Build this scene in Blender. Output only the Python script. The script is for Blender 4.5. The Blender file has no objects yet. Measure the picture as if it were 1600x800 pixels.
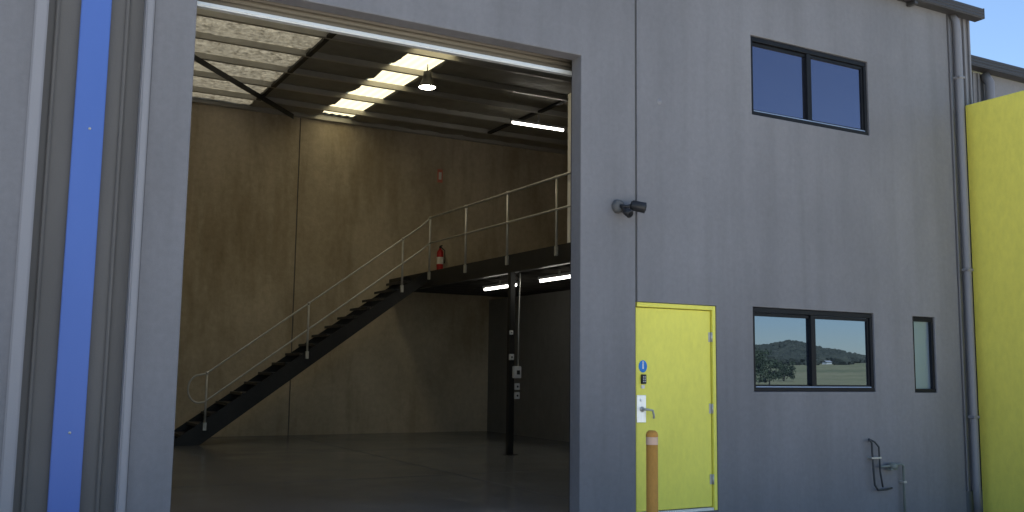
import bpy, bmesh, math, random
from mathutils import Vector, Matrix, noise
random.seed(7)
R = math.radians
S = bpy.context.scene
C = S.collection

# ------------------------------------------------------------------ tagging
def tag(o, label=None, cat=None, group=None, kind=None):
    if label: o['label'] = label
    if cat: o['category'] = cat
    if group: o['group'] = group
    if kind: o['kind'] = kind
    return o

def empty(name, loc=(0, 0, 0), label=None, cat=None, group=None):
    o = bpy.data.objects.new(name, None)
    C.objects.link(o)
    o.location = loc
    o.empty_display_size = .2
    return tag(o, label, cat, group)

# ------------------------------------------------------------------ mesh builder
class MB:
    def __init__(s):
        s.bm = bmesh.new()
    def _join(s, t):
        me = bpy.data.meshes.new('tmp'); t.to_mesh(me); t.free()
        s.bm.from_mesh(me); bpy.data.meshes.remove(me)
    def box(s, x0, x1, y0, y1, z0, z1, bev=0.0, seg=1, mat=None):
        t = bmesh.new()
        bmesh.ops.create_cube(t, size=1)
        for v in t.verts:
            v.co = Vector((x0 + (v.co.x + .5) * (x1 - x0), y0 + (v.co.y + .5) * (y1 - y0), z0 + (v.co.z + .5) * (z1 - z0)))
        if bev:
            bmesh.ops.bevel(t, geom=t.edges[:], offset=bev, segments=seg, affect='EDGES', clamp_overlap=True)
        if mat is not None: t.transform(mat)
        s._join(t); return s
    def tube(s, pts, r, n=10, cap=True, closed=False):
        pts = [Vector(p) for p in pts]
        t = bmesh.new(); rings = []
        m = len(pts); prev = None
        for i, p in enumerate(pts):
            if closed: d = pts[(i + 1) % m] - pts[i - 1]
            elif i == 0: d = pts[1] - p
            elif i == m - 1: d = p - pts[i - 1]
            else: d = (pts[i + 1] - p).normalized() + (p - pts[i - 1]).normalized()
            d.normalize()
            if prev is None:
                a = d.orthogonal().normalized()
            else:
                a = (prev - d * prev.dot(d)).normalized()
            prev = a; b = d.cross(a)
            rr = r[i] if isinstance(r, (list, tuple)) else r
            rings.append([t.verts.new(p + (a * math.cos(2 * math.pi * k / n) + b * math.sin(2 * math.pi * k / n)) * rr) for k in range(n)])
        for i in range(m if closed else m - 1):
            A, B = rings[i], rings[(i + 1) % m]
            for k in range(n):
                f = t.faces.new((A[k], A[(k + 1) % n], B[(k + 1) % n], B[k])); f.smooth = True
        if cap and not closed:
            t.faces.new(rings[0][::-1]); t.faces.new(rings[-1])
        s._join(t); return s
    def lathe(s, prof, c=(0, 0, 0), n=24, axis='Z', smooth=True):
        t = bmesh.new(); rings = []
        def pos(r, h, k):
            a = 2 * math.pi * k / n; u, v = r * math.cos(a), r * math.sin(a)
            if axis == 'Z': q = (u, v, h)
            elif axis == 'Y': q = (u, h, v)
            else: q = (h, u, v)
            return Vector(c) + Vector(q)
        for r, h in prof:
            rings.append([t.verts.new(pos(max(r, 1e-4), h, k)) for k in range(n)])
        for A, B in zip(rings, rings[1:]):
            for k in range(n):
                f = t.faces.new((A[k], A[(k + 1) % n], B[(k + 1) % n], B[k])); f.smooth = smooth
        bmesh.ops.recalc_face_normals(t, faces=t.faces[:])
        s._join(t); return s
    def quad(s, *pts):
        vs = [s.bm.verts.new(p) for p in pts]; s.bm.faces.new(vs); return s
    def build(s, name, mat, parent=None, loc=None):
        me = bpy.data.meshes.new(name)
        bmesh.ops.recalc_face_normals(s.bm, faces=s.bm.faces[:]) if False else None
        s.bm.to_mesh(me); s.bm.free()
        o = bpy.data.objects.new(name, me); C.objects.link(o)
        if mat: me.materials.append(mat)
        if parent:
            o.parent = parent
            o.matrix_parent_inverse = Matrix.Translation(-world_loc(parent))
        return o

def world_loc(o):
    v = Vector((0, 0, 0))
    if o.type == 'EMPTY' and o.parent is None: v = Vector(o.location)
    return v

def panel(u0, u1, v0, v1, holes, d0, d1, f):
    """slab with rectangular holes: f(u, v, d) -> point; d0 front face, d1 back face"""
    us = sorted({u0, u1, *[h[0] for h in holes], *[h[1] for h in holes]}); us = [u for u in us if u0 <= u <= u1]
    vs = sorted({v0, v1, *[h[2] for h in holes], *[h[3] for h in holes]}); vs = [v for v in vs if v0 <= v <= v1]
    def solid(i, j):
        if i < 0 or j < 0 or i >= len(us) - 1 or j >= len(vs) - 1: return False
        cu, cv = (us[i] + us[i + 1]) / 2, (vs[j] + vs[j + 1]) / 2
        return not any(h[0] < cu < h[1] and h[2] < cv < h[3] for h in holes)
    m = MB(); cache = {}
    def V(i, j, k):
        if (i, j, k) not in cache: cache[(i, j, k)] = m.bm.verts.new(f(us[i], vs[j], (d0, d1)[k]))
        return cache[(i, j, k)]
    for i in range(len(us) - 1):
        for j in range(len(vs) - 1):
            if not solid(i, j): continue
            m.bm.faces.new((V(i, j, 0), V(i + 1, j, 0), V(i + 1, j + 1, 0), V(i, j + 1, 0)))
            m.bm.faces.new((V(i, j, 1), V(i, j + 1, 1), V(i + 1, j + 1, 1), V(i + 1, j, 1)))
            if not solid(i - 1, j): m.bm.faces.new((V(i, j, 0), V(i, j + 1, 0), V(i, j + 1, 1), V(i, j, 1)))
            if not solid(i + 1, j): m.bm.faces.new((V(i + 1, j, 0), V(i + 1, j, 1), V(i + 1, j + 1, 1), V(i + 1, j + 1, 0)))
            if not solid(i, j - 1): m.bm.faces.new((V(i, j, 0), V(i, j, 1), V(i + 1, j, 1), V(i + 1, j, 0)))
            if not solid(i, j + 1): m.bm.faces.new((V(i, j + 1, 0), V(i + 1, j + 1, 0), V(i + 1, j + 1, 1), V(i, j + 1, 1)))
    bmesh.ops.recalc_face_normals(m.bm, faces=m.bm.faces[:])
    return m

XZ = lambda u, v, d: (u, d, v)      # wall facing -Y
YZ = lambda u, v, d: (d, u, v)      # wall facing +-X

# ------------------------------------------------------------------ materials
def nodes(name):
    m = bpy.data.materials.new(name); m.use_nodes = True
    nt = m.node_tree; b = nt.nodes['Principled BSDF']
    return m, nt, b
def N(nt, t, **kw):
    n = nt.nodes.new(t)
    for k, v in kw.items():
        if k in n.inputs: n.inputs[k].default_value = v
        else: setattr(n, k, v)
    return n
def ramp(nt, stops):
    r = nt.nodes.new('ShaderNodeValToRGB'); e = r.color_ramp.elements
    while len(e) < len(stops): e.new(.5)
    for el, (p, c) in zip(e, stops):
        el.position = p; el.color = (*c, 1) if len(c) == 3 else c
    return r
def mottled(name, cols, scale=1.5, rough=.7, stretch=(1, 1, 1), bump=.15, bscale=60, metallic=0, detail=6, fine=.0, spec=.3):
    m, nt, b = nodes(name); L = nt.links.new
    tc = N(nt, 'ShaderNodeTexCoord'); mp = N(nt, 'ShaderNodeMapping'); mp.inputs['Scale'].default_value = stretch
    L(tc.outputs['Object'], mp.inputs['Vector'])
    n1 = N(nt, 'ShaderNodeTexNoise', Scale=scale, Detail=detail, Roughness=.6); L(mp.outputs[0], n1.inputs['Vector'])
    k = len(cols); r = ramp(nt, [(.3 + .4 * i / max(1, k - 1), c) for i, c in enumerate(cols)])
    L(n1.outputs['Fac'], r.inputs[0])
    out = r.outputs[0]
    if fine:
        n3 = N(nt, 'ShaderNodeTexNoise', Scale=scale * 14, Detail=4, Roughness=.7); L(mp.outputs[0], n3.inputs['Vector'])
        mr = N(nt, 'ShaderNodeMapRange'); mr.inputs['From Min'].default_value = .3; mr.inputs['From Max'].default_value = .7
        mr.inputs['To Min'].default_value = 1 - fine; mr.inputs['To Max'].default_value = 1 + fine
        L(n3.outputs['Fac'], mr.inputs['Value'])
        mx = N(nt, 'ShaderNodeVectorMath', operation='SCALE'); L(out, mx.inputs[0]); L(mr.outputs[0], mx.inputs['Scale'])
        out = mx.outputs[0]
    L(out, b.inputs['Base Color'])
    b.inputs['Roughness'].default_value = rough; b.inputs['Metallic'].default_value = metallic
    b.inputs['Specular IOR Level'].default_value = spec
    if bump:
        n2 = N(nt, 'ShaderNodeTexNoise', Scale=bscale, Detail=4); L(tc.outputs['Object'], n2.inputs['Vector'])
        bp = N(nt, 'ShaderNodeBump', Strength=bump, Distance=.01); L(n2.outputs['Fac'], bp.inputs['Height'])
        L(bp.outputs[0], b.inputs['Normal'])
    return m
def g3(v, t=(1, 1, 1)): return (v * t[0], v * t[1], v * t[2])

def wall_paint(name):
    """matt grey paint on precast: cloudy tone, faint run marks, pin holes"""
    m, nt, b = nodes(name); L = nt.links.new
    tc = N(nt, 'ShaderNodeTexCoord')
    def nz(scale, stretch, detail=5, rough=.6):
        mp = N(nt, 'ShaderNodeMapping'); mp.inputs['Scale'].default_value = stretch; L(tc.outputs['Object'], mp.inputs['Vector'])
        n = N(nt, 'ShaderNodeTexNoise', Scale=scale, Detail=detail, Roughness=rough); L(mp.outputs[0], n.inputs['Vector']); return n.outputs['Fac']
    r1 = ramp(nt, [(.32, g3(.158, FT)), (.5, g3(.192, FT)), (.68, g3(.222, FT))]); L(nz(.42, (1, 1, .6), 7, .62), r1.inputs[0])
    r2 = ramp(nt, [(.36, (.93, .93, .925)), (.52, (1, 1, 1)), (.72, (1.035, 1.035, 1.03))]); L(nz(2.6, (1.6, 1, .09), 4), r2.inputs[0])
    r3 = ramp(nt, [(.3, (.93, .93, .93)), (.7, (1.06, 1.06, 1.06))]); L(nz(17, (1, 1, 1), 5, .7), r3.inputs[0])
    a = N(nt, 'ShaderNodeVectorMath', operation='MULTIPLY'); L(r1.outputs[0], a.inputs[0]); L(r2.outputs[0], a.inputs[1])
    c = N(nt, 'ShaderNodeVectorMath', operation='MULTIPLY'); L(a.outputs[0], c.inputs[0]); L(r3.outputs[0], c.inputs[1])
    L(c.outputs[0], b.inputs['Base Color'])
    rr = N(nt, 'ShaderNodeMapRange'); rr.inputs['To Min'].default_value = .5; rr.inputs['To Max'].default_value = .72; L(nz(3, (1, 1, .5)), rr.inputs['Value']); L(rr.outputs[0], b.inputs['Roughness'])
    b.inputs['Specular IOR Level'].default_value = .3
    b1 = N(nt, 'ShaderNodeBump', Strength=.35, Distance=.004); L(nz(140, (1, 1, 1), 3), b1.inputs['Height'])
    b2 = N(nt, 'ShaderNodeBump', Strength=.5, Distance=.012); L(nz(2.2, (1, 1, 1), 3), b2.inputs['Height']); L(b1.outputs[0], b2.inputs['Normal']); L(b2.outputs[0], b.inputs['Normal'])
    return m
def slab_mat(name):
    """sealed slab: cloudy grey, saw cuts, tyre scuffs, patchy sheen"""
    m, nt, b = nodes(name); L = nt.links.new
    tc = N(nt, 'ShaderNodeTexCoord')
    def nz(scale, stretch, detail=5, rough=.6):
        mp = N(nt, 'ShaderNodeMapping'); mp.inputs['Scale'].default_value = stretch; L(tc.outputs['Object'], mp.inputs['Vector'])
        n = N(nt, 'ShaderNodeTexNoise', Scale=scale, Detail=detail, Roughness=rough); L(mp.outputs[0], n.inputs['Vector']); return n.outputs['Fac']
    r1 = ramp(nt, [(.3, (.088, .095, .104)), (.5, (.125, .133, .143)), (.7, (.16, .169, .18))]); L(nz(.5, (1, 1, 1), 7, .65), r1.inputs[0])
    r2 = ramp(nt, [(.30, (.72, .72, .72)), (.42, (1, 1, 1)), (.75, (1.08, 1.08, 1.08))]); L(nz(1.6, (2.2, .25, 1), 5, .65), r2.inputs[0])
    a = N(nt, 'ShaderNodeVectorMath', operation='MULTIPLY'); L(r1.outputs[0], a.inputs[0]); L(r2.outputs[0], a.inputs[1])
    L(a.outputs[0], b.inputs['Base Color'])
    rr = N(nt, 'ShaderNodeMapRange'); rr.inputs['To Min'].default_value = .1; rr.inputs['To Max'].default_value = .34; L(nz(1.1, (1, 1, 1), 6), rr.inputs['Value']); L(rr.outputs[0], b.inputs['Roughness'])
    b.inputs['Specular IOR Level'].default_value = .55
    bp = N(nt, 'ShaderNodeBump', Strength=.06, Distance=.01); L(nz(12, (1, 1, 1)), bp.inputs['Height']); L(bp.outputs[0], b.inputs['Normal'])
    return m
def concrete_mat(name):
    """raw precast: cloudy form tone, damp patches, run marks, bug holes"""
    m, nt, b = nodes(name); L = nt.links.new
    tc = N(nt, 'ShaderNodeTexCoord')
    def nz(scale, stretch, detail=5, rough=.6):
        mp = N(nt, 'ShaderNodeMapping'); mp.inputs['Scale'].default_value = stretch; L(tc.outputs['Object'], mp.inputs['Vector'])
        n = N(nt, 'ShaderNodeTexNoise', Scale=scale, Detail=detail, Roughness=rough); L(mp.outputs[0], n.inputs['Vector']); return n.outputs['Fac']
    r1 = ramp(nt, [(.3, (.37, .305, .21)), (.5, (.49, .415, .30)), (.7, (.60, .515, .38))]); L(nz(.45, (1, 1, .7), 7, .62), r1.inputs[0])
    r2 = ramp(nt, [(.34, (.80, .78, .74)), (.5, (1, 1, 1)), (.74, (1.08, 1.08, 1.07))]); L(nz(1.1, (1.7, 1, .3), 6, .65), r2.inputs[0])
    r3 = ramp(nt, [(.3, (.88, .88, .88)), (.7, (1.1, 1.1, 1.1))]); L(nz(9, (1, 1, 1), 6, .72), r3.inputs[0])
    a = N(nt, 'ShaderNodeVectorMath', operation='MULTIPLY'); L(r1.outputs[0], a.inputs[0]); L(r2.outputs[0], a.inputs[1])
    c = N(nt, 'ShaderNodeVectorMath', operation='MULTIPLY'); L(a.outputs[0], c.inputs[0]); L(r3.outputs[0], c.inputs[1])
    L(c.outputs[0], b.inputs['Base Color']); b.inputs['Roughness'].default_value = .82; b.inputs['Specular IOR Level'].default_value = .25
    b2 = N(nt, 'ShaderNodeBump', Strength=.4, Distance=.012); L(nz(20, (1, 1, 1), 4), b2.inputs['Height']); L(b2.outputs[0], b.inputs['Normal'])
    return m
M = {}
FT = (1, .98, 1.045)
M['facade'] = wall_paint('painted_precast')
M['facade_edge'] = mottled('grey_trim', [g3(.27, FT), g3(.3, FT)], 1, .45, (1, 1, .2), .05)
M['cladding'] = mottled('grey_steel_cladding', [g3(.2, FT), g3(.23, FT)], 1, .4, (1, 1, .2), .03)
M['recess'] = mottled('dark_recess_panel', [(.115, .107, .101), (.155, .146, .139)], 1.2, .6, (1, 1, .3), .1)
M['blue'] = mottled('blue_paint', [(.08, .155, .46), (.095, .175, .5)], 1.2, .4, (1, 1, .3), .03)
M['concrete'] = concrete_mat('raw_precast')
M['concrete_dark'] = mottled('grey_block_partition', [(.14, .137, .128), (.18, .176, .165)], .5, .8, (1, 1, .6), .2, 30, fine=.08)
M['slab'] = slab_mat('sealed_slab')
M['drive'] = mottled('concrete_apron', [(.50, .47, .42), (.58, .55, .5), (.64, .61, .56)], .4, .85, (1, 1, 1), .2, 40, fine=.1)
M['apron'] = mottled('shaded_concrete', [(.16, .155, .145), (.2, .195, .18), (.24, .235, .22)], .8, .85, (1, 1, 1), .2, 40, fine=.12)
M['asphalt'] = mottled('asphalt', [(.045, .045, .047), (.06, .06, .062), (.075, .074, .072)], .8, .85, (1, 1, 1), .3, 80, fine=.2)
M['yellow'] = mottled('yellow_paint', [(.80, .73, .115), (.85, .78, .125), (.89, .82, .135)], 1.3, .45, (1, 1, .5), .06, 80, fine=.05)
M['yellow_wall'] = mottled('yellow_render', [(.81, .72, .125), (.86, .765, .135), (.90, .805, .145)], .9, .65, (1, 1, .5), .2, 90, fine=.06)
M['black'] = mottled('black_aluminium', [(.010, .011, .014), (.015, .016, .019)], 3, .45, bump=0, spec=.12)
M['steel_black'] = mottled('black_steel', [(.012, .012, .012), (.022, .021, .02)], 2, .5, bump=.05, fine=.2)
M['galv'] = mottled('galvanised_steel', [(.42, .41, .38), (.55, .54, .5)], 9, .45, bump=.04, metallic=.5)
M['purlin'] = mottled('galvanised_purlin', [(.4, .385, .34), (.5, .485, .44)], 4, .45, (.3, 1, 1), .04, metallic=.4)
M['alu'] = mottled('mill_aluminium', [(.75, .75, .73), (.85, .85, .83)], 3, .3, (.1, 1, 1), .02, metallic=.3)
M['roller'] = mottled('roller_curtain', [(.16, .14, .11), (.22, .19, .15)], 2, .5, (.2, 1, 1), .05)
M['white'] = mottled('white_plaster', [(.72, .71, .66), (.8, .79, .75)], 1, .7, bump=.05)
M['roofmetal'] = mottled('dark_roof_steel', [(.035, .033, .034), (.05, .047, .047)], 1, .45, bump=.03)
M['roofout'] = mottled('roof_sheet', [(.4, .4, .4), (.45, .45, .45)], 1, .5, bump=.03)
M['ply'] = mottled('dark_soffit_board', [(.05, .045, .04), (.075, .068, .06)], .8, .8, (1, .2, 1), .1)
M['tread'] = mottled('dark_tread_plate', [(.03, .03, .032), (.05, .05, .052)], 3, .5, bump=.1)
M['bollard'] = mottled('orange_bollard_paint', [(.60, .27, .05), (.68, .32, .065)], 4, .5, (1, 1, .4), .05, fine=.08)
M['tape'] = mottled('reflective_tape', [(.70, .44, .30), (.78, .52, .38)], 5, .35, bump=0)
M['red'] = mottled('red_enamel', [(.4, .02, .02), (.5, .03, .03)], 3, .35, bump=0)
M['redpale'] = mottled('faded_red_sign', [(.55, .16, .10), (.62, .2, .14)], 3, .5, bump=0)
M['paper'] = mottled('pale_label', [(.7, .68, .62), (.78, .76, .7)], 3, .6, bump=0)
M['stainless'] = mottled('brushed_stainless', [(.72, .74, .76), (.82, .84, .86)], 3, .35, (8, 1, 1), .02, metallic=.55)
M['plastic_dark'] = mottled('dark_plastic', [(.02, .02, .022), (.03, .03, .033)], 3, .4, bump=0)
M['plastic_pale'] = mottled('pale_plastic', [(.5, .5, .5), (.58, .58, .58)], 3, .45, bump=0)
M['sill'] = mottled('reflection_blue_track', [(.24, .32, .46), (.3, .38, .52)], 3, .4, bump=0)  # pale blue stands in for a reflection along the sill
M['sticker'] = mottled('blue_sticker', [(.03, .2, .62), (.04, .24, .7)], 3, .5, bump=0)
M['pipe'] = mottled('copper_green_pipe', [(.16, .18, .16), (.2, .22, .2)], 6, .5, bump=.04)
M['pipe_dark'] = mottled('dark_lagged_pipe', [(.04, .045, .05), (.06, .065, .07)], 6, .5, bump=.04)
M['strap'] = mottled('sealant', [(.09, .09, .09), (.11, .11, .11)], 3, .7, bump=.1)
M['bark'] = mottled('bark', [(.09, .075, .06), (.14, .12, .1)], 2, .9, bump=.2)
M['leaf'] = mottled('gum_leaves', [(.035, .05, .025), (.06, .08, .035), (.085, .105, .05)], .6, .7, bump=0)
M['wood'] = mottled('wooded_hill', [(.035, .042, .03), (.06, .066, .045), (.085, .09, .062)], .12, .8, bump=0)
M['grass'] = mottled('dry_paddock', [(.15, .16, .075), (.22, .21, .10), (.28, .25, .13)], .03, .9, (1, 1, 1), 0, fine=.15)

# foil faced insulation blanket on safety mesh, made to pass daylight so it glows
m, nt, b = nodes('glowing_foil_blanket'); L = nt.links.new
tc = N(nt, 'ShaderNodeTexCoord')
n1 = N(nt, 'ShaderNodeTexNoise', Scale=7, Detail=5, Roughness=.65); L(tc.outputs['Object'], n1.inputs['Vector'])
vo = N(nt, 'ShaderNodeTexVoronoi', Scale=5.5); L(tc.outputs['Object'], vo.inputs['Vector'])
r = ramp(nt, [(.3, (.75, .70, .58)), (.7, (.95, .9, .78))]); L(n1.outputs['Fac'], r.inputs[0]); L(r.outputs[0], b.inputs['Base Color'])
ad = N(nt, 'ShaderNodeMath', operation='ADD'); L(n1.outputs['Fac'], ad.inputs[0]); L(vo.outputs['Distance'], ad.inputs[1])
bp = N(nt, 'ShaderNodeBump', Strength=1, Distance=.12); L(ad.outputs[0], bp.inputs['Height']); L(bp.outputs[0], b.inputs['Normal'])
b.inputs['Metallic'].default_value = .2; b.inputs['Roughness'].default_value = .42
M['foil'] = m
n4 = N(nt, 'ShaderNodeTexNoise', Scale=11, Detail=5, Roughness=.75); mp4 = N(nt, 'ShaderNodeMapping'); mp4.inputs['Scale'].default_value = (1, .8, 1)
L(tc.outputs['Object'], mp4.inputs['Vector']); L(mp4.outputs[0], n4.inputs['Vector']); n4o = n4.outputs['Fac']

tb = N(nt, 'ShaderNodeBsdfTranslucent'); ra = ramp(nt, [(.34, (.13, .112, .08)), (.68, (.95, .86, .65))]); L(n4o, ra.inputs[0]); L(ra.outputs[0], tb.inputs[0])  # speckled translucence added to brighten the left ceiling
ms = N(nt, 'ShaderNodeMixShader', Fac=.165); L(b.outputs[0], ms.inputs[1]); L(tb.outputs[0], ms.inputs[2]); L(ms.outputs[0], nt.nodes['Material Output'].inputs[0])
m, nt, b = nodes('added_polycarbonate'); L = nt.links.new
ta = N(nt, 'ShaderNodeBsdfTransparent', Color=(.85, .86, .84, 1)); gg = N(nt, 'ShaderNodeBsdfGlossy', Roughness=.1); ms = N(nt, 'ShaderNodeMixShader', Fac=.1)
L(ta.outputs[0], ms.inputs[1]); L(gg.outputs[0], ms.inputs[2]); L(ms.outputs[0], nt.nodes['Material Output'].inputs[0]); M['polycarb'] = m
M['shadedblanket'] = mottled('shaded_blanket', [(.26, .245, .2), (.34, .32, .265)], 3, .6, (1, 1, 1), .4, 14)  # darker copy of the blanket, dimness of the right ceiling put into its colour
# translucent skylight sheet
m, nt, b = nodes('translucent_sheet'); L = nt.links.new
tr = N(nt, 'ShaderNodeBsdfTranslucent', Color=(.80, .70, .42, 1)); df = N(nt, 'ShaderNodeBsdfDiffuse', Color=(.4, .4, .32, 1))
mx = N(nt, 'ShaderNodeMixShader', Fac=.35); L(tr.outputs[0], mx.inputs[1]); L(df.outputs[0], mx.inputs[2])
L(mx.outputs[0], nt.nodes['Material Output'].inputs[0]); M['skylight'] = m

def emit(name, col, st):
    m, nt, b = nodes(name)
    b.inputs['Base Color'].default_value = (.8, .8, .8, 1)
    b.inputs['Emission Color'].default_value = (*col, 1); b.inputs['Emission Strength'].default_value = st
    return m
M['tube'] = emit('lit_fluorescent_tube', (1, .96, .86), 7)
M['lens'] = emit('lit_highbay_lens', (1, .92, .76), 24)

def glass(name, refl, tint, rough=0.0, tone=(.56, .73, 1, 1)):
    m, nt, b = nodes(name); L = nt.links.new
    gl = N(nt, 'ShaderNodeBsdfGlossy', Color=tone, Roughness=rough)
    df = N(nt, 'ShaderNodeBsdfDiffuse', Color=(*tint, 1))
    lw = N(nt, 'ShaderNodeFresnel', IOR=1.55)
    mr = N(nt, 'ShaderNodeMath', operation='ADD'); mr.use_clamp = True; mr.inputs[1].default_value = refl; L(lw.outputs[0], mr.inputs[0])
    tcn = N(nt, 'ShaderNodeTexCoord'); nz = N(nt, 'ShaderNodeTexNoise', Scale=1.3, Detail=2); L(tcn.outputs['Object'], nz.inputs['Vector'])
    bp = N(nt, 'ShaderNodeBump', Strength=.03, Distance=.02); L(nz.outputs['Fac'], bp.inputs['Height'])
    L(bp.outputs[0], gl.inputs['Normal'])
    mx = N(nt, 'ShaderNodeMixShader'); L(mr.outputs[0], mx.inputs[0]); L(df.outputs[0], mx.inputs[1]); L(gl.outputs[0], mx.inputs[2])
    L(mx.outputs[0], nt.nodes['Material Output'].inputs[0]); return m
M['glass'] = glass('tinted_window_glass', .17, (.012, .016, .025))
M['glass_upper'] = glass('slate_tinted_glass', .13, (.02, .022, .03), tone=(.66, .68, .95, 1))
M['frosted'] = glass('frosted_window_glass', .3, (.16, .2, .24), .35)

# ------------------------------------------------------------------ setting: ground
RIDGE = [(-40, 1.2), (20, 1.5), (40, 1.6), (43, 1.73), (43.8, 1.77), (44.85, 2.05), (45.7, 1.9), (46.4, 1.72), (47.4, 1.54), (48.4, 1.26), (49.2, 1.15), (60, 1.3), (85, 1.1)]
def terrain_h(x, y):
    r = math.hypot(x, y)
    az = math.degrees(math.atan2(x, -y))            # 0 = straight out from the facade, + to the right
    side = max(0.0, min(1.0, (125 - abs(az - 40)) / 40))
    f = 0
    if r > 80: f += (min(r, 420) - 80) / 340 * 7.0
    if r > 420:
        t = min(1.0, (r - 420) / 190); t = t * t * (3 - 2 * t)
        el = RIDGE[-1][1]
        for (a0, e0), (a1, e1) in zip(RIDGE, RIDGE[1:]):
            if a0 <= az < a1: el = e0 + (e1 - e0) * (az - a0) / (a1 - a0)
        if az < RIDGE[0][0]: el = RIDGE[0][1]
        f += t * max(1, math.tan(R(el)) * 610 + 1.4 - 4.2 - 7.0 + 1.0 * noise.noise(Vector((az * .6, 3.1, 0))))
    if r > 660: f -= min(1.0, (r - 660) / 300) * 10
    return -.38 + f * side
m_ = MB(); rs = [0.5, 15, 30, 50, 70, 100, 130, 170, 210, 250, 290, 330, 370, 400, 420, 440, 460, 480, 500, 520, 540, 560, 580, 600, 620, 650, 700, 800, 1200, 2500]
na = 360; rings = []
for rr in rs:
    rings.append([m_.bm.verts.new((rr * math.sin(2 * math.pi * k / na), -rr * math.cos(2 * math.pi * k / na), terrain_h(rr * math.sin(2 * math.pi * k / na), -rr * math.cos(2 * math.pi * k / na)))) for k in range(na)])
for A, B in zip(rings, rings[1:]):
    for k in range(na):
        f = m_.bm.faces.new((A[k], A[(k + 1) % na], B[(k + 1) % na], B[k])); f.smooth = True
m_.bm.faces.new(rings[0])
tag(m_.build('terrain', M['grass']), kind='structure')
m_ = MB(); m_.box(-40, 45, -26, -3.9, -.8, -.275); tag(m_.build('driveway', M['drive']), kind='structure')
m_ = MB(); m_.box(-40, 45, -3.895, -.004, -.8, -.28); tag(m_.build('asphalt_shade_strip', M['asphalt']), kind='structure')  # dark strip spans the building's shade, keeps bounce off the lower facade
m_ = MB(); m_.box(-4.69, 7.2, .006, 12.2, -.3, 0); tag(m_.build('floor', M['slab']), kind='structure')
m_ = MB()
for y in (4.05, 8.1): m_.box(-4.68, 7.19, y - .004, y + .004, .0, .0015)
m_.box(-.004, .004, .02, 12.18, .0016, .003)
tag(m_.build('saw_cut_joints', M['strap']), kind='structure')

m_ = MB()
rp = [(-.005, -.28), (-.005, -.012), (-.25, -.02), (-2.6, -.276), (-2.6, -.28)]
A = [m_.bm.verts.new((-4.36, y, z)) for y, z in rp]; B = [m_.bm.verts.new((-.68, y, z)) for y, z in rp]
m_.bm.faces.new(A); m_.bm.faces.new(B[::-1])
for i in range(5): m_.bm.faces.new((A[i], B[i], B[(i + 1) % 5], A[(i + 1) % 5]))
bmesh.ops.recalc_face_normals(m_.bm, faces=m_.bm.faces[:])
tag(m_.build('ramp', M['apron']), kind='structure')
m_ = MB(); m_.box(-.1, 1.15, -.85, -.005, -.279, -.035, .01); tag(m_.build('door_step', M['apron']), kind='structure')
# wooded hill (only ever seen mirrored in the windows)
m_ = MB()
ico = bmesh.new(); bmesh.ops.create_icosphere(ico, subdivisions=2, radius=1)
iv = [v.co.copy() for v in ico.verts]; ifc = [[v.index for v in f.verts] for f in ico.faces]; ico.free()
for i in range(3600):
    az = R(random.uniform(15, 80) if random.random() < .45 else random.uniform(41, 51)); rr = random.uniform(425, 640) if i > 260 else 425 - abs(random.gauss(0, 45))
    x, y = rr * math.sin(az), -rr * math.cos(az); s = random.uniform(1.4, 3.0)
    z = terrain_h(x, y)
    vs = [m_.bm.verts.new((x + c.x * s * random.uniform(.7, 1.2), y + c.y * s * random.uniform(.7, 1.2), z + s * .35 + c.z * s * random.uniform(.6, 1.0))) for c in iv]
    for f in ifc: m_.bm.faces.new([vs[k] for k in f])
tag(m_.build('hill_wood', M['wood']), kind='stuff')

def tree(x, y, h, label):
    z = terrain_h(x, y)
    root = empty('gum_tree', (x, y, z), label, 'tree', 'trees across the paddock')
    t = MB(); top = Vector((x + random.uniform(-.4, .4), y, z + h * .6))
    t.tube([(x, y, z - .2), (x + .1, y, z + h * .3), top], [h * .03, h * .022, h * .01], 7)
    for k in range(5):
        a = random.uniform(0, 6.28); st = Vector((x + .1, y, z + h * random.uniform(.3, .5)))
        t.tube([st, st + Vector((math.cos(a) * h * .2, math.sin(a) * h * .2, h * .25))], [h * .012, h * .005], 5)
    t.build('trunk', M['bark'], root)
    c = MB()
    cl = [Vector((x + random.gauss(0, h * .2), y + random.gauss(0, h * .2), z + h * random.uniform(.2, .92))) for k in range(26)]
    for p in cl:
        for k in range(60):
            q = p + Vector((random.gauss(0, 1), random.gauss(0, 1), random.gauss(0, .8))) * h * .07
            a = Vector((random.uniform(-1, 1), random.uniform(-1, 1), random.uniform(-1, 1))).normalized() * h * .035
            b_ = a.orthogonal().normalized() * h * .022
            c.quad(q - a, q + b_, q + a, q - b_)
    c.build('crown', M['leaf'], root)
for az, rr, h, lb in ((43.0, 104, 3.5, 'leafy tree mirrored at the left edge of the lower window'), (43.75, 112, 3.9, 'rounded tree mirrored in the middle of the left lower pane'),
                      (44.45, 100, 3.0, 'low bushy tree mirrored right of the rounded tree'), (45.15, 118, 2.8, 'smallest tree mirrored close to the lower window mullion')):
    tree(rr * math.sin(R(az)), -rr * math.cos(R(az)), h, lb)

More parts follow.
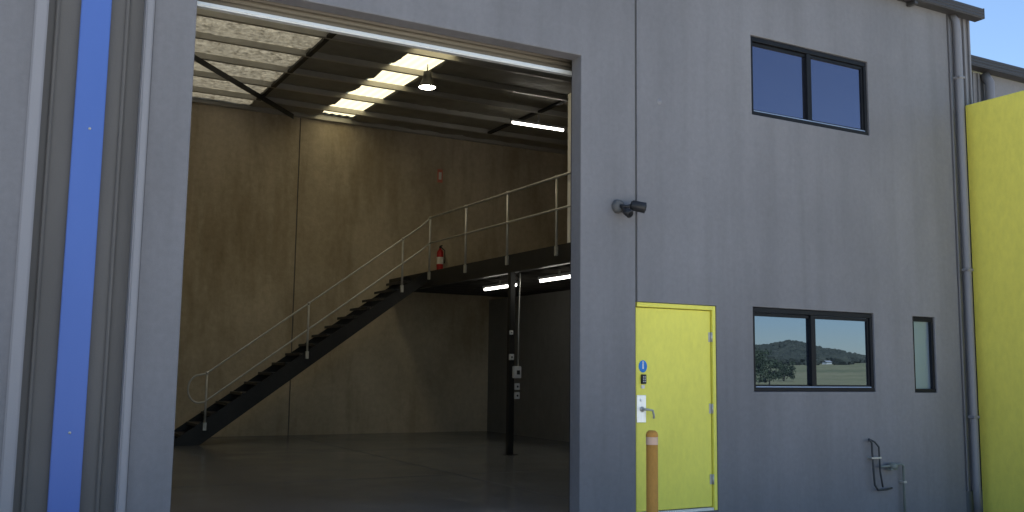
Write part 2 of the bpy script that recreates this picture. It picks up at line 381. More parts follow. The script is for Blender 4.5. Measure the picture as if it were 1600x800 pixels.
shx, shy = 330 * math.sin(R(47.15)), -330 * math.cos(R(47.15)); shz = terrain_h(shx, shy)
shed = empty('farm_shed', (shx, shy, shz), 'tiny white shed on the paddock mirrored in the right lower pane', 'shed')
m_ = MB(); m_.box(shx - 1.3, shx + 1.3, shy - 1.0, shy + 1.0, shz - .3, shz + .7); m_.build('wall', M['white'], shed)
m_ = MB(); m_.quad((shx - 1.5, shy + 1.2, shz + .68), (shx + 1.5, shy + 1.2, shz + .68), (shx + 1.5, shy, shz + 1.15), (shx - 1.5, shy, shz + 1.15)); m_.quad((shx - 1.5, shy - 1.2, shz + .68), (shx + 1.5, shy - 1.2, shz + .68), (shx + 1.5, shy, shz + 1.15), (shx - 1.5, shy, shz + 1.15)); m_.build('roof', M['roofout'], shed)
# ------------------------------------------------------------------ warehouse shell
FZ = 6.14
OX0, OX1, OZ = -4.375, -.67, 4.53
DW, DH = 1.03, 2.10
W1 = (1.575, 3.435, 4.247, 5.157); W2 = (1.54, 3.407, 1.205, 2.114); W3 = (4.08, 4.477, 1.195, 2.108)
TH = .18
house = empty('warehouse', (0, 0, 0), 'grey precast industrial unit with open roller doorway, yellow door and black windows', 'warehouse')
fp = panel(-4.70, -.011, -.5, FZ, [(OX0, OX1, -.5, OZ)], 0, TH, XZ).build('facade_panel', M['facade'], house)
fp2 = panel(.011, 4.93, -.5, FZ, [(.011, DW, -.02, DH), W1, W2, W3], 0, TH, XZ).build('facade_panel', M['facade'], house)
for f_ in (fp, fp2):
    bv = f_.modifiers.new('bevel', 'BEVEL'); bv.width = .009; bv.segments = 2; bv.limit_method = 'ANGLE'
mm = MB(); mm.box(-.0105, .0105, .016, .1, DH + .002, FZ - .01); mm.build('joint_sealant', M['strap'], house)
# ribbed steel end strip beside the downpipe
mm = MB(); mm.box(4.97, 5.46, .05, .12, -.5, FZ)
for k in range(5): mm.box(5.0 + k * .1, 5.03 + k * .1, .02, .05, -.5, FZ, .006)
mm.build('ribbed_cladding', M['cladding'], house)
for x, z in ((.3, 4.2),):
    mm = MB(); mm.lathe([(.0, -.0025), (.028, -.0025), (.032, .001)], (x, 0, z), 20, 'Y'); mm.build('lifting_plug', M['cladding'], house)
# back wall panels
a = panel(-4.7, -.012, -.3, 6.93, [], 12.2, 12.35, XZ).build('rear_panel', M['concrete'], house)
a = panel(.012, 7.35, -.3, 6.93, [], 12.2, 12.35, XZ).build('rear_panel', M['concrete'], house)
mm = MB(); mm.box(-.014, .014, 12.225, 12.3, 0, 6.93); mm.build('joint_sealant', M['strap'], house)
mm = MB(); mm.box(-4.9, -4.701, .19, 12.19, -.3, 6.9); mm.build('side_panel', M['concrete'], house)
mm = MB(); mm.box(7.2, 7.35, 1.55, 12.19, -.3, 6.9); mm.build('side_panel', M['concrete'], house)
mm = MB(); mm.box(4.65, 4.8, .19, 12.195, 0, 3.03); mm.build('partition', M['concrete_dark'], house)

# roof
RZ = lambda y: 6.62 + .0165 * y
SK = (.33, 1.10)
def roofpt(u, v, d): return (u, v, RZ(v) + d)
roof = panel(-4.95, 7.45, .95, 12.5, [(SK[0], SK[1], 1.0, 12.0), (-4.65, -1.2, 1.0, 12.0), (5.5, 7.45, .9, 3.0)], .10, .13, roofpt).build('roof', M['roofout'], house)  # wide left opening added to let sun onto the foil
# sagging foil blanket under the sheets, left open under the skylight
PY = [1.1 + 1.13 * k for k in range(10)]
m_ = MB()
def foil(x0, x1, y0, y1):
    nx, ny = max(2, int((x1 - x0) / .09)), int((y1 - y0) / .09)
    g = []
    for i in range(nx + 1):
        row = []
        for j in range(ny + 1):
            x, y = x0 + (x1 - x0) * i / nx, y0 + (y1 - y0) * j / ny
            ph = ((y - PY[0]) / 1.13) % 1.0
            z = RZ(y) + .06 - .055 * math.sin(math.pi * ph) ** 1.0 + .03 * noise.noise(Vector((x * 2.5, y * 2.5, 0))) + .022 * noise.noise(Vector((x * 8, y * 8, 4)))
            row.append(m_.bm.verts.new((x, y, z)))
        g.append(row)
    for i in range(nx):
        for j in range(ny):
            f = m_.bm.faces.new((g[i][j], g[i][j + 1], g[i + 1][j + 1], g[i + 1][j])); f.smooth = True
foil(-4.7, -1.15, .97, 12.2)
m_.build('insulation_blanket', M['foil'], roof)
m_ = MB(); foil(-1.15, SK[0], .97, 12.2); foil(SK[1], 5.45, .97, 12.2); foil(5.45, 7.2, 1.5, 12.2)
m_.build('insulation_blanket', M['shadedblanket'], roof)
m_ = MB(); m_.quad((-4.66, .99, RZ(.99) + .115), (-1.19, .99, RZ(.99) + .115), (-1.19, 12.01, RZ(12.01) + .115), (-4.66, 12.01, RZ(12.01) + .115)); m_.build('added_clear_sheet', M['polycarb'], roof)  # added sheet over the roof opening, lets sun through to light the blanket
# corrugated translucent strip
for sx0, sx1 in (SK,):
    m_ = MB(); nn = 48; cols = []; ys0 = .95 if sx0 < 5 else 1.95
    for i in range(nn + 1):
        x = sx0 - .03 + (sx1 - sx0 + .06) * i / nn
        dz = .012 * math.cos(i / nn * 2 * math.pi * 5)
        cols.append((m_.bm.verts.new((x, ys0, RZ(ys0) + .07 + dz)), m_.bm.verts.new((x, 12.05, RZ(12.05) + .07 + dz))))
    for A, B in zip(cols, cols[1:]):
        f = m_.bm.faces.new((A[0], B[0], B[1], A[1])); f.smooth = True
    m_.build('skylight', M['skylight'], roof)
m_ = MB(); m_.box(-4.69, 7.19, 12.09, 12.195, 6.76, 6.768); m_.box(-4.69, 7.19, 12.09, 12.098, 6.769, 6.86); m_.build('wall_angle', M['purlin'], roof)
for y in PY:                                       # C purlins
    z = RZ(y)
    m_ = MB(); x1 = 7.19 if y > 1.6 else 5.45
    m_.box(-4.69, x1, y - .004, y + .004, z - .05, z + .05); m_.box(-4.69, x1, y + .004, y + .07, z - .05, z - .043); m_.box(-4.69, x1, y + .004, y + .07, z + .043, z + .05)
    m_.box(-4.69, x1, y + .062, y + .07, z - .043, z - .03)
    m_.build('purlin', M['purlin'], roof)
for xb in (-1.15, 4.1):                            # bridging between purlins
    for y0, y1 in zip(PY, PY[1:]):
        m_ = MB(); m_.box(xb - .045, xb + .045, y0 + .08, y1 - .02, RZ(y0) - .045, RZ(y0) + .0); m_.build('bridging', M['steel_black'], roof)
m_ = MB(); a0, a1 = Vector((-3.55, 7.94, 6.64)), Vector((-.27, 11.95, 6.74)); d = (a1 - a0); ln = d.length
mt = Matrix.Translation(a0) @ d.to_track_quat('X', 'Z').to_matrix().to_4x4()
m_.box(0, ln, -.05, .05, -.006, .006, mat=mt); m_.box(0, ln, -.05, -.038, -.10, -.006, mat=mt); m_.build('wind_brace', M['steel_black'], roof)
# eaves gutter along the top of the facade
m_ = MB()
for k in range(3): m_.box(-6.2, 5.50, -.15 + .003 * k, -.135 + .003 * k, 6.06 + .043 * k, 6.10 + .043 * k, .005)
m_.box(-6.2, 5.50, -.145, -.005, 6.045, 6.06, .004); m_.box(5.49, 5.505, -.148, .0, 6.05, 6.19)
m_.quad((-6.2, -.13, 6.185), (5.50, -.13, 6.185), (5.50, .96, RZ(.96) + .125), (-6.2, .96, RZ(.96) + .125))
for x in (-3, -1.4, .2, 1.8, 4.2): m_.box(x - .03, x + .03, -.13, -.002, 6.0, 6.044, .004)
m_.build('gutter', M['roofmetal'], house)
m_ = MB(); m_.box(-4.9, 5.46, .182, .3, 6.0, 6.28); m_.build('closure_flashing', M['roofmetal'], roof)
m_ = MB(); pr = [(.121, -.3), (1.399, -.3), (1.399, 6.70), (.95, 6.68), (.121, 6.26)]
A = [m_.bm.verts.new((5.3, y, z)) for y, z in pr]; B = [m_.bm.verts.new((5.46, y, z)) for y, z in pr]
m_.bm.faces.new(A); m_.bm.faces.new(B[::-1])
for i in range(5): m_.bm.faces.new((A[i], B[i], B[(i + 1) % 5], A[(i + 1) % 5]))
bmesh.ops.recalc_face_normals(m_.bm, faces=m_.bm.faces[:]); m_.build('side_panel', M['cladding'], house)
# downpipe
m_ = MB(); m_.tube([(5.04, .0, 6.05), (5.04, -.06, 5.95), (5.04, -.07, 5.8), (5.04, -.07, 3), (5.04, -.07, .1), (5.04, -.07, -.27)], .046, 20)
dp = m_.build('downpipe', M['cladding'], house)
for z in (5.2, 2.72, .9):
    m_ = MB(); m_.box(4.985, 5.095, -.12, -.02, z - .018, z + .018, .008); m_.build('bracket', M['cladding'], dp)

# ---- windows
def window(w, mid=True, pane='glass'):
    x0, x1, z0, z1 = w; e = .004
    root = MB(); fw = .045
    root.box(x0 + e, x1 - e, .02, .11, z1 - fw - .012, z1 - e, .004); root.box(x0 + e, x1 - e, .012, .11, z0 + e, z0 + fw, .004)
    root.box(x0 + e, x0 + fw, .02, .11, z0 + fw + .001, z1 - fw - .013, .004); root.box(x1 - fw, x1 - e, .02, .11, z0 + fw + .001, z1 - fw - .013, .004)
    fr = root.build('window', M['black'], house)
    if mid:
        xm = (x0 + x1) / 2 - .02
        a = MB(); a.box(xm - .035, xm + .03, .022, .085, z0 + fw + .002, z1 - fw - .014, .004); a.build('mullion', M['black'], fr)
        s_ = MB()
        for xa, xb, yy in ((x0 + fw, xm - .035, .06), (xm + .03, x1 - fw, .05)):
            s_.box(xa + .001, xb - .001, yy - .012, yy + .02, z1 - fw - .05, z1 - fw - .016, .003); s_.box(xa + .001, xb - .001, yy - .012, yy + .02, z0 + fw + .002, z0 + fw + .03, .003)
        s_.box(xm + .031, xm + .05, .04, .07, z0 + fw + .031, z1 - fw - .051); s_.box(x1 - fw - .03, x1 - fw - .001, .04, .07, z0 + fw + .031, z1 - fw - .051)
        s_.build('sash', M['black'], fr)
        for xa, xb, yy in ((x0 + fw - .005, xm - .03, .064), (xm + .02, x1 - fw + .005, .055)):
            p_ = MB(); p_.box(xa, xb, yy, yy + .006, z0 + fw - .002, z1 - fw - .01); p_.build('pane', M[pane], fr)
        t_ = MB(); t_.box(x0 + fw + .004, x1 - fw - .004, .0215, .034, z0 + fw + .001, z0 + fw + .012); t_.build('sill_track', M['sill'], fr)
    else:
        p_ = MB(); p_.box(x0 + fw - .004, x1 - fw + .004, .06, .066, z0 + fw - .004, z1 - fw - .008); p_.build('pane', M[pane], fr)
    b_ = MB(); b_.box(x0 + .01, x1 - .01, .12, .16, z0 + .01, z1 - .01); b_.build('backing_board', M['plastic_dark'], fr)
    return fr
window(W1, True, 'glass_upper'); window(W2); window(W3, False, 'frosted')

# ---- yellow personnel door
m_ = MB(); m_.box(.015, DW - .055, .035, .08, .035, DH - .055, .004); door = m_.build('door', M['yellow'], house)
m_ = MB(); m_.box(DW - .045, DW - .003, .01, .11, 0, DH - .004, .003); m_.box(.015, DW - .046, .01, .11, DH - .048, DH - .004, .003); m_.build('door_frame', M['yellow'], house)
m_ = MB(); m_.box(.015, DW - .05, .012, .1, -.01, .026, .004); m_.build('threshold', M['alu'], house)
for z in (1.77, 1.03, .31):
    m_ = MB(); m_.tube([(DW - .05, .022, z - .05), (DW - .05, .022, z + .05)], .011, 10); m_.box(DW - .085, DW - .052, .03, .034, z - .05, z + .05); m_.build('hinge', M['galv'], door)
m_ = MB(); m_.box(.02, .135, .028, .0345, .90, 1.17, .003); m_.tube([(.075, .02, 1.12), (.075, .0285, 1.12)], .014, 14); m_.build('lock_plate', M['stainless'], door)
m_ = MB(); m_.tube([(.085, .03, 1.03), (.085, -.012, 1.03), (.09, -.03, 1.03), (.11, -.034, 1.03), (.17, -.034, 1.02), (.185, -.032, .97), (.183, -.03, .94)], .011, 10); m_.lathe([(.0, -.004), (.026, -.004), (.028, .0), (.028, .006)], (.085, .026, 1.03), 20, 'Y'); m_.build('handle', M['galv'], door)
m_ = MB(); m_.lathe([(.0, 0), (.05, 0), (.052, .002), (.052, .003)], (.1, .031, 1.455), 28, 'Y')
m_.bm.verts.ensure_lookup_table()
for v in m_.bm.verts: v.co.z = 1.455 + (v.co.z - 1.455) * 1.18
st = m_.build('sticker', M['sticker'], door)
m_ = MB(); m_.box(.092, .108, .0298, .0308, 1.43, 1.485, 0); m_.tube([(.1, .0295, 1.497), (.1, .0308, 1.497)], .009, 12); m_.build('sticker_mark', M['paper'], st)
m_ = MB(); m_.box(.072, .128, .008, .0345, 1.28, 1.375, .005, 2); kp = m_.build('keypad', M['plastic_dark'], door)
m_ = MB()
for i in range(2):
    for j in range(3): m_.box(.084 + i * .02, .096 + i * .02, .0055, .0085, 1.30 + j * .022, 1.312 + j * .022, .001)
m_.build('button_pad', M['plastic_pale'], kp)
m_ = MB(); m_.box(.075, .118, .024, .0345, 1.235, 1.27, .004, 2); m_.build('lock_cover', M['paper'], door)

# ---- rolled up roller door
m_ = MB()
n = 14
for k in range(n):
    z = 4.46 + k * .05
    m_.tube([(OX0 - .1, .27, z), (OX1 + .1, .27, z)], .028, 8)
m_.box(OX0 - .1, OX1 + .1, .275, .285, 4.45, 5.15)
m_.lathe([(.0, -0.0), (.26, 0.0), (.26, 3.66), (.0, 3.66)], (OX0 + .02, .55, 5.3), 28, 'X')
rd = m_.build('roller_door', M['roller'], house)
m_ = MB(); m_.box(OX0 - .1, OX1 + .1, .22, .30, 4.395, 4.437, .01, 2); m_.build('bottom_bar', M['alu'], rd)
for x in (OX0 - .13, OX1 + .13):
    m_ = MB(); m_.box(x - .02, x + .05, .19, .205, 0, 5.1); m_.box(x - .02 if x > -2 else x + .04, x + .0 if x > -2 else x + .05, .205, .36, 0, 5.1); m_.build('guide_channel', M['black'], rd)
# jamb lining inside the right edge
# ------------------------------------------------------------------ neighbour on the left: recess, trims, blue strip
adj = empty('adjoining_unit', (-7, 0, 0), 'neighbouring grey precast unit cut off by the left edge of the photo', 'building')
m_ = MB(); m_.box(-11, -5.545, 0, .2, -.5, 6.14); m_.build('wall_panel', M['facade'], adj)
m_ = MB(); m_.box(-5.545, -5.452, -.02, .2, -.5, 6.14, .012, 2); m_.build('corner_trim', M['facade_edge'], adj)
m_ = MB(); m_.box(-4.765, -4.701, -.03, .17, -.5, 6.14, .012, 2); m_.build('corner_trim', M['facade_edge'], house)
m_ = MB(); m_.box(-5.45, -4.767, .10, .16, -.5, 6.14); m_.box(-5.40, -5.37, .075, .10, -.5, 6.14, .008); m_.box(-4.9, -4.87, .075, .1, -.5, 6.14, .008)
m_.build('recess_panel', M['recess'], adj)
m_ = MB(); m_.box(-5.225, -5.01, .05, .098, -.2, 6.13, .006, 2)
bs = m_.build('blue_strip', M['blue']); tag(bs, 'tall flat blue painted strip standing in the dark recess at far left', 'strip')
for z in (.9, 3.2):
    m_ = MB(); m_.lathe([(.0, -.006), (.009, -.004), (.011, .0)], (-5.11, .05, z), 12, 'Y'); m_.build('screw', M['galv'], bs)

# ------------------------------------------------------------------ neighbour on the right + yellow blade wall
nb = empty('terrace_unit', (8, 1.4, 0), 'set back grey unit with ribbed cladding beyond the yellow wall', 'building')
m_ = MB(); m_.box(5.47, 7.65, 1.44, 1.5, -.5, 6.08)
for k in range(17): m_.box(5.55 + k * .125, 5.59 + k * .125, 1.41, 1.44, -.5, 6.08, .006)
m_.build('ribbed_cladding', M['cladding'], nb)
m_ = MB(); m_.box(7.66, 16, 1.4, 1.54, -.5, 6.08); m_.build('wall_panel', M['facade'], nb)
m_ = MB(); m_.tube([(7.66, 1.30, -.02), (7.66, 1.30, 5.9), (7.66, 1.38, 6.05)], .07, 16); m_.build('downpipe', M['cladding'], nb)
m_ = MB()
for k in range(3): m_.box(5.47, 16, 1.22 + .003 * k, 1.238 + .003 * k, 6.10 + .05 * k, 6.147 + .05 * k, .006)
m_.box(5.47, 16, 1.225, 1.4, 6.085, 6.1); m_.quad((5.47, 1.24, 6.24), (16, 1.24, 6.24), (16, 3.05, 6.66), (5.47, 3.05, 6.66))
m_.build('gutter', M['roofmetal'], nb)
m_ = MB(); m_.box(5.25, 5.45, -1.35, .015, -.5, 4.885, .008)
yw = m_.build('blade_wall', M['yellow_wall']); tag(yw, 'smooth yellow rendered wall jutting out at the right end of the grey unit', 'wall')

# ------------------------------------------------------------------ mezzanine
EX, MZ = 2.15, 3.36
mez = empty('mezzanine', (EX, 6, 0), 'upper storey platform with black steel edge beam and galvanised guard rail', 'mezzanine')
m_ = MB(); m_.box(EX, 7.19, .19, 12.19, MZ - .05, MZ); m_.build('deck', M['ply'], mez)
m_ = MB(); m_.box(EX - .012, EX, .19, 12.19, MZ - .30, MZ + .012); m_.box(EX, EX + .09, .19, 12.19, MZ - .30, MZ - .285); m_.box(EX, EX + .09, .19, 12.19, MZ - .07, MZ - .055); m_.build('edge_beam', M['steel_black'], mez)
for k in range(22):
    y = .6 + k * .54
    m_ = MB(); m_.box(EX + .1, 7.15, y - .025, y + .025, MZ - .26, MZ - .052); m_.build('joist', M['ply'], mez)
m_ = MB(); m_.box(2.12 - .05, 2.12 + .05, 6.43, 6.53, .012, MZ - .302, .008, 2); col = m_.build('column', M['steel_black'], mez)
m_ = MB(); m_.box(2.12 - .10, 2.12 + .10, 6.38, 6.58, .0, .012); m_.build('base_plate', M['steel_black'], col)
RR = .021
gr = MB(); ys = [9.96, 8.30, 6.66, 5.03, 3.4, 1.8]
gr.tube([(EX - .03, 9.96, MZ + 1.10), (EX - .03, .25, MZ + 1.10)], RR, 10)
grail = gr.build('guard_rail', M['galv'], mez)
m_ = MB(); m_.tube([(EX - .03, 9.96, MZ + .58), (EX - .03, .25, MZ + .58)], RR * .85, 10); m_.build('middle_rail', M['galv'], grail)
for y in ys:
    m_ = MB(); m_.tube([(EX - .03, y, MZ - .02), (EX - .03, y, MZ + 1.09)], RR, 10); m_.lathe([(.0, .032), (.024, .03), (.036, .0), (.024, -.03), (0, -.032)], (EX - .03, y, MZ + 1.10), 12); m_.lathe([(.0, .026), (.02, .024), (.032, .0), (.02, -.024), (0, -.026)], (EX - .03, y, MZ + .58), 12)
    m_.box(EX - .055, EX - .012, y - .03, y + .03, MZ - .16, MZ - .01, .004); m_.build('post', M['galv'], grail)

# ------------------------------------------------------------------ staircase
SY0, SY1 = 10.1, 11.1; SL = .717
zt = lambda x: .47 + SL * (x + 2.12)
stc = empty('staircase', (-2.2, 10.6, 0), 'straight black steel staircase rising along the rear wall to the mezzanine', 'staircase')
for y in (SY0, SY1):
    m_ = MB(); xb = -2.62; xt = EX - .015
    prof = [(xb, 0.001), (xb + .42, 0.001), (xt, zt(xt) - .36), (xt, min(MZ, zt(xt))), (xt - .05, MZ), (xb, max(.06, zt(xb)))]
    A = [m_.bm.verts.new((x, y - .006, z)) for x, z in prof]; B = [m_.bm.verts.new((x, y + .006, z)) for x, z in prof]
    m_.bm.faces.new(A); m_.bm.faces.new(B[::-1])
    for i in range(len(prof)): m_.bm.faces.new((A[i], B[i], B[(i + 1) % len(prof)], A[(i + 1) % len(prof)]))
    bmesh.ops.recalc_face_normals(m_.bm, faces=m_.bm.faces[:]); m_.build('stringer', M['steel_black'], stc)
nst = 18
for k in range(1, nst):
    z = MZ * k / nst; x = -2.62 + .1 + (z - .19) / SL
    m_ = MB(); m_.box(x, x + .25, SY0 + .007, SY1 - .007, z - .02, z, .004); m_.box(x, x + .012, SY0 + .007, SY1 - .007, z - .05, z - .021); m_.build('tread', M['tread'], stc)
hy = SY0 - .03
th = lambda x: 1.27 + .7316 * (x + 2.15)
m_ = MB()
arc = []
xe, ze = -2.15, th(-2.15); zm = th(-2.15) - .5
for k in range(13):
    a = R(90 + 180 * k / 12); arc.append((xe - .1 + .2 * math.cos(a) * 1.0, hy, (ze + zm) / 2 - .02 + (ze - zm) / 2 * math.sin(a)))
top = [(EX - .03, 9.96, MZ + 1.10), (EX - .09, hy, th(EX - .09) + .02), (1.95, hy, th(1.95)), (0, hy, th(0)), (xe, hy, ze)]
mid = [(xe, hy, zm), (0, hy, th(0) - .5), (1.95, hy, th(1.95) - .5), (EX - .04, hy, MZ + .55), (EX - .03, 9.96, MZ + .58)]
m_.tube(top + arc + mid, RR * .85, 8)
hr = m_.build('handrail', M['galv'], stc)
for x in (-2.13, -.31, 1.58):
    m_ = MB(); m_.tube([(x, hy, zt(x) - .16), (x, hy, th(x))], RR, 10); m_.box(x - .03, x + .03, hy - .02, SY0 - .007, zt(x) - .2, zt(x) - .06, .004)
    m_.lathe([(.0, .03), (.022, .028), (.034, .0), (.022, -.028), (0, -.03)], (x, hy, th(x)), 12)
    m_.build('post', M['galv'], hr)

# ------------------------------------------------------------------ upstairs office wall
m_ = MB(); m_.box(2.165, 2.29, .19, 4.78, MZ + .001, 5.76); pw = m_.build('office_wall', M['white'])
tag(pw, 'white plaster office wall end standing on the mezzanine beside the doorway edge', 'wall')

# ------------------------------------------------------------------ services on the column
cx, cy = 2.12, 6.43
jb = empty('switch_box', (cx + .09, cy - .03, 1.25), 'pale metal switch box with conduit on the black mezzanine column', 'switch box')
m_ = MB(); m_.box(cx + .0, cx + .14, cy - .075, cy - .005, 1.27, 1.47, .008, 2); bx_ = m_.build('enclosure', M['plastic_pale'], jb)
m_ = MB(); m_.box(cx + .05, cx + .11, cy - .082, cy - .0755, 1.33, 1.40, .002); m_.build('switch_plate', M['plastic_dark'], bx_)
m_ = MB(); m_.tube([(cx + .1, cy - .03, 1.47), (cx + .1, cy - .03, 2.2), (cx + .12, cy - .02, 2.9), (cx + .12, cy - .02, 3.05)], .013, 8); m_.build('conduit', M['galv'], jb)
for x, z, w, lb in ((cx + .085, 1.13, .055, 'small pale socket just under the switch box on the column'), (cx + .085, .98, .055, 'lowest small pale socket on the black column'), (cx - .03, 1.62, .05, 'pale socket on the left face of the column above the switch box'), (cx - .04, 2.03, .035, 'tiny pale clip highest on the black column')):
    root = empty('wall_socket', (x, cy - .02, z), lb, 'socket', 'sockets on the black column')
    m_ = MB(); m_.box(x - w * .8, x + w * .8, cy - .05, cy - .004, z - w, z + w, .006, 2); f_ = m_.build('face_plate', M['plastic_pale'], root)
    m_ = MB(); m_.lathe([(.0, -.004), (w * .3, -.003), (w * .35, .001)], (x, cy - .05, z), 12, 'Y'); m_.build('outlet', M['plastic_dark'], f_)

# ------------------------------------------------------------------ lamps
def batten(loc, along, ln, lb):
    root = empty('batten_light', loc, lb, 'ceiling light', 'lit fluorescent battens')
    x, y, z = loc
    def bx(m, l, w, z0, z1, bev):
        return m.box(x - l / 2, x + l / 2, y - w / 2, y + w / 2, z + z0, z + z1, bev) if along == 'X' else m.box(x - w / 2, x + w / 2, y - l / 2, y + l / 2, z + z0, z + z1, bev)
    m = MB(); bx(m, ln + .06, .07, .035, .085, .006); bx(m, .03, .03, .085, .14 if z < 4 else .25, .002); m.build('housing', M['plastic_pale'], root)
    m = MB(); bx(m, ln, .036, -.008, .034, .012); m.build('tube', M['tube'], root)
batten((2.66, 7.92, 2.915), 'Y', 1.25, 'lit batten under the mezzanine left of the black column')
batten((2.62, 5.75, 2.915), 'Y', 1.25, 'lit batten under the mezzanine cut off by the doorway edge')
batten((3.87, 8.64, 6.3), 'X', 1.2, 'lit batten under the roof above the mezzanine guard rail')
hb = empty('highbay_light', (.72, 7.05, 6.2), 'round high bay lamp hanging in front of the skylight strip', 'pendant lamp')
m_ = MB(); m_.lathe([(.03, .30), (.07, .28), (.08, .18), (.09, .14), (.14, .04), (.165, .0), (.16, .0), (.13, .035), (.0, .05)], (.72, 7.05, 6.22), 28); hs = m_.build('housing', M['steel_black'], hb)
m_ = MB(); m_.lathe([(.0, -.012), (.08, -.006), (.135, .012), (.14, .02), (0, .03)], (.72, 7.05, 6.215), 28); m_.build('lens', M['lens'], hb)
m_ = MB(); m_.tube([(.72, 7.05, 6.5), (.72, 7.05, 6.64)], .012, 8); m_.build('hanger', M['galv'], hb)

# ------------------------------------------------------------------ fire point on the rear wall
fx = 3.32
fe = empty('fire_extinguisher', (fx, 12.1, 3.6), 'red fire extinguisher with pale label seen through the mezzanine guard rail', 'extinguisher')
m_ = MB(); m_.lathe([(.0, 0), (.06, 0), (.072, .015), (.075, .05), (.075, .42), (.06, .47), (.03, .5), (.026, .53), (0, .53)], (fx, 12.09, 3.62), 24); m_.build('cylinder', M['red'], fe)
m_ = MB(); m_.lathe([(.0765, .16), (.0765, .32)], (fx, 12.09, 3.62), 24); m_.build('label_band', M['paper'], fe)
m_ = MB(); m_.box(fx - .02, fx + .02, 12.05, 12.11, 4.15, 4.19, .004); m_.box(fx - .015, fx + .015, 11.98, 12.1, 4.19, 4.205, .003); m_.tube([(fx + .03, 12.08, 4.16), (fx + .1, 12.06, 4.1), (fx + .105, 12.05, 3.9), (fx + .09, 12.05, 3.8)], .011, 8); m_.build('valve', M['plastic_dark'], fe)
sg = empty('location_sign', (fx, 12.18, 5.7), 'small faded red wall sign high above the fire extinguisher', 'sign')
m_ = MB(); m_.box(fx - .065, fx + .065, 12.185, 12.197, 5.69, 6.0, .002); bp_ = m_.build('board', M['redpale'], sg)
m_ = MB(); m_.box(fx - .035, fx + .035, 12.182, 12.186, 5.76, 5.93); m_.build('pictogram', M['paper'], bp_)

# ------------------------------------------------------------------ on the facade
sc = empty('security_camera', (-.18, 0, 3.03), 'twin head security camera fixed to the grey wall above the yellow door', 'camera')
m_ = MB(); m_.lathe([(.0, -.055), (.04, -.055), (.062, -.045), (.068, -.02), (.07, -.001)], (-.235, 0, 3.04), 24, 'Y'); m_.build('wall_base', M['strap'], sc)
def head(x, y, z, tx, ty, tz, ln, r):
    d = (Vector((tx, ty, tz))).normalized(); p = Vector((x, y, z))
    m = MB(); m.tube([p - d * .02, p, p + d * ln, p + d * (ln + .004)], [r * .7, r, r * 1.05, r * .8], 18)
    o = m.build('camera_head', M['plastic_dark'], sc)
    m = MB(); m.tube([p + d * (ln + .0045), p + d * (ln + .009)], r * .55, 14); m.build('lens', M['black'], o)
head(-.12, -.1, 3.05, .75, -.55, -.2, .13, .052); head(-.2, -.10, 2.985, .15, -.75, -.5, .07, .04)
m_ = MB(); m_.tube([(-.235, -.05, 3.04), (-.19, -.1, 3.03), (-.12, -.1, 3.05)], .018, 10); m_.tube([(-.22, -.06, 3.03), (-.2, -.1, 2.99)], .016, 10); m_.build('arm', M['plastic_dark'], sc)

pw_ = empty('water_meter_pipework', (3.5, 0, 0), 'thin exposed pipes with meter low on the grey wall at right', 'pipework')
m_ = MB(); m_.tube([(3.20, -.05, .655), (3.215, -.06, .66), (3.24, -.06, .63), (3.25, -.06, .4), (3.27, -.06, .16), (3.32, -.06, .10), (3.45, -.06, .1), (3.56, -.05, .11)], .012, 10); m_.build('service_pipe', M['pipe_dark'], pw_)
m_ = MB(); m_.tube([(3.21, -.045, .67), (3.30, -.05, .64), (3.355, -.06, .58), (3.365, -.06, .3), (3.40, -.06, .13)], .011, 10); m_.build('service_pipe', M['pipe_dark'], pw_)
m_ = MB(); m_.tube([(3.37, -.06, .36), (3.5, -.06, .36), (3.72, -.06, .375), (3.76, -.055, .36), (3.765, -.05, .3), (3.765, -.05, -.27)], .014, 10); m_.build('standpipe', M['pipe'], pw_)
m_ = MB(); m_.lathe([(.0, -.05), (.035, -.05), (.04, -.02), (.04, .03), (.02, .05), (0, .05)], (3.56, -.07, .36), 18, 'Y'); m_.box(3.50, 3.62, -.1, -.03, .315, .335, .004); m_.build('meter', M['pipe'], pw_)
for z in (.17, .46):
    m_ = MB(); m_.box(3.74, 3.79, -.075, -.001, z - .012, z + .012, .003) if z < .3 else m_.box(3.225, 3.38, -.075, -.001, z - .01, z + .01, .003); m_.build('pipe_clip', M['galv'], pw_)

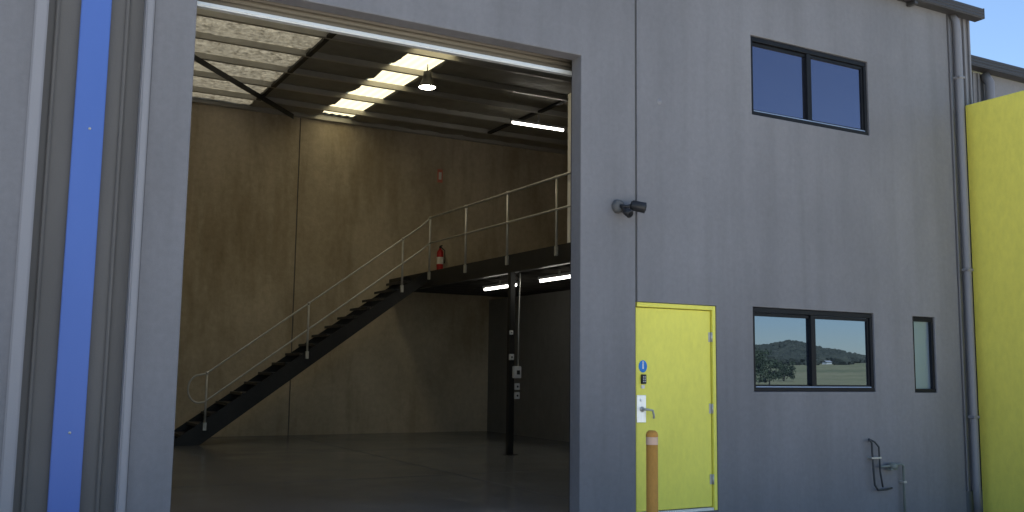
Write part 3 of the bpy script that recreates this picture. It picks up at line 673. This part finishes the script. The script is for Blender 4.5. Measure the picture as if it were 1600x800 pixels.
bo = empty('bollard', (-.57, -1.0, -.27), 'orange steel bollard with pale reflective top band before the yellow door', 'bollard')
m_ = MB(); m_.lathe([(.0, -.262), (.10, -.262), (.10, -.222), (.051, -.221), (.051, .80), (.0, .80)], (-.57, -1.0, -.015), 24); m_.build('post', M['bollard'], bo)
m_ = MB(); m_.lathe([(.053, .79), (.053, .855)], (-.57, -1.0, -.015), 24); m_.build('reflective_band', M['tape'], bo)
m_ = MB(); m_.lathe([(.053, .856), (.054, .87), (.047, .895), (.028, .91), (.0, .913)], (-.57, -1.0, -.015), 24); m_.build('cap', M['bollard'], bo)

# ------------------------------------------------------------------ light
SUN_EL, SUN_AZ = 54, -28           # azimuth from +Y, positive towards +X
sd = Vector((math.sin(R(SUN_AZ)) * math.cos(R(SUN_EL)), math.cos(R(SUN_AZ)) * math.cos(R(SUN_EL)), math.sin(R(SUN_EL))))
ld = bpy.data.lights.new('sun', 'SUN'); ld.energy = 5.0; ld.angle = R(.5); ld.color = (1, .95, .87)
so = bpy.data.objects.new('sun', ld); C.objects.link(so); so.rotation_euler = (-sd).to_track_quat('-Z', 'Y').to_euler(); so.location = sd * 30
w = bpy.data.worlds.new('World'); S.world = w; w.use_nodes = True
nt = w.node_tree; sky = nt.nodes.new('ShaderNodeTexSky'); sky.sky_type = 'NISHITA'; sky.sun_disc = False
sky.sun_elevation = R(SUN_EL); sky.sun_rotation = R(SUN_AZ); sky.air_density = 1.0; sky.dust_density = .2; sky.ozone_density = 3.5
nt.links.new(sky.outputs[0], nt.nodes['Background'].inputs[0]); nt.nodes['Background'].inputs[1].default_value = .09

# ------------------------------------------------------------------ camera
cd = bpy.data.cameras.new('camera'); cam = bpy.data.objects.new('camera', cd); C.objects.link(cam)
rt = Vector((0.87625936, -0.4816739, 0.01264067)); up = Vector((-0.06777343, -0.09723495, 0.99295122)); fw = Vector((0.47704957, 0.8709395, 0.11784773))
mt = Matrix((rt, up, -fw)).transposed().to_4x4(); mt.translation = Vector((-5.72972617, -7.8496341, 1.39913366))
cam.matrix_world = mt
cd.sensor_width = 36; cd.lens = 36 * 1504.94 / 1600; cd.clip_start = .1; cd.clip_end = 6000
S.camera = cam
S.view_settings.view_transform = 'Standard'; S.view_settings.look = 'None'; S.view_settings.gamma = 1; S.view_settings.exposure = 1.28
S.view_settings.use_curve_mapping = False
S.render.engine = 'CYCLES'
S.cycles.max_bounces = 10; S.cycles.diffuse_bounces = 6; S.cycles.use_denoising = True; S.cycles.sample_clamp_indirect = 6
S.render.resolution_x = 1024; S.render.resolution_y = 512
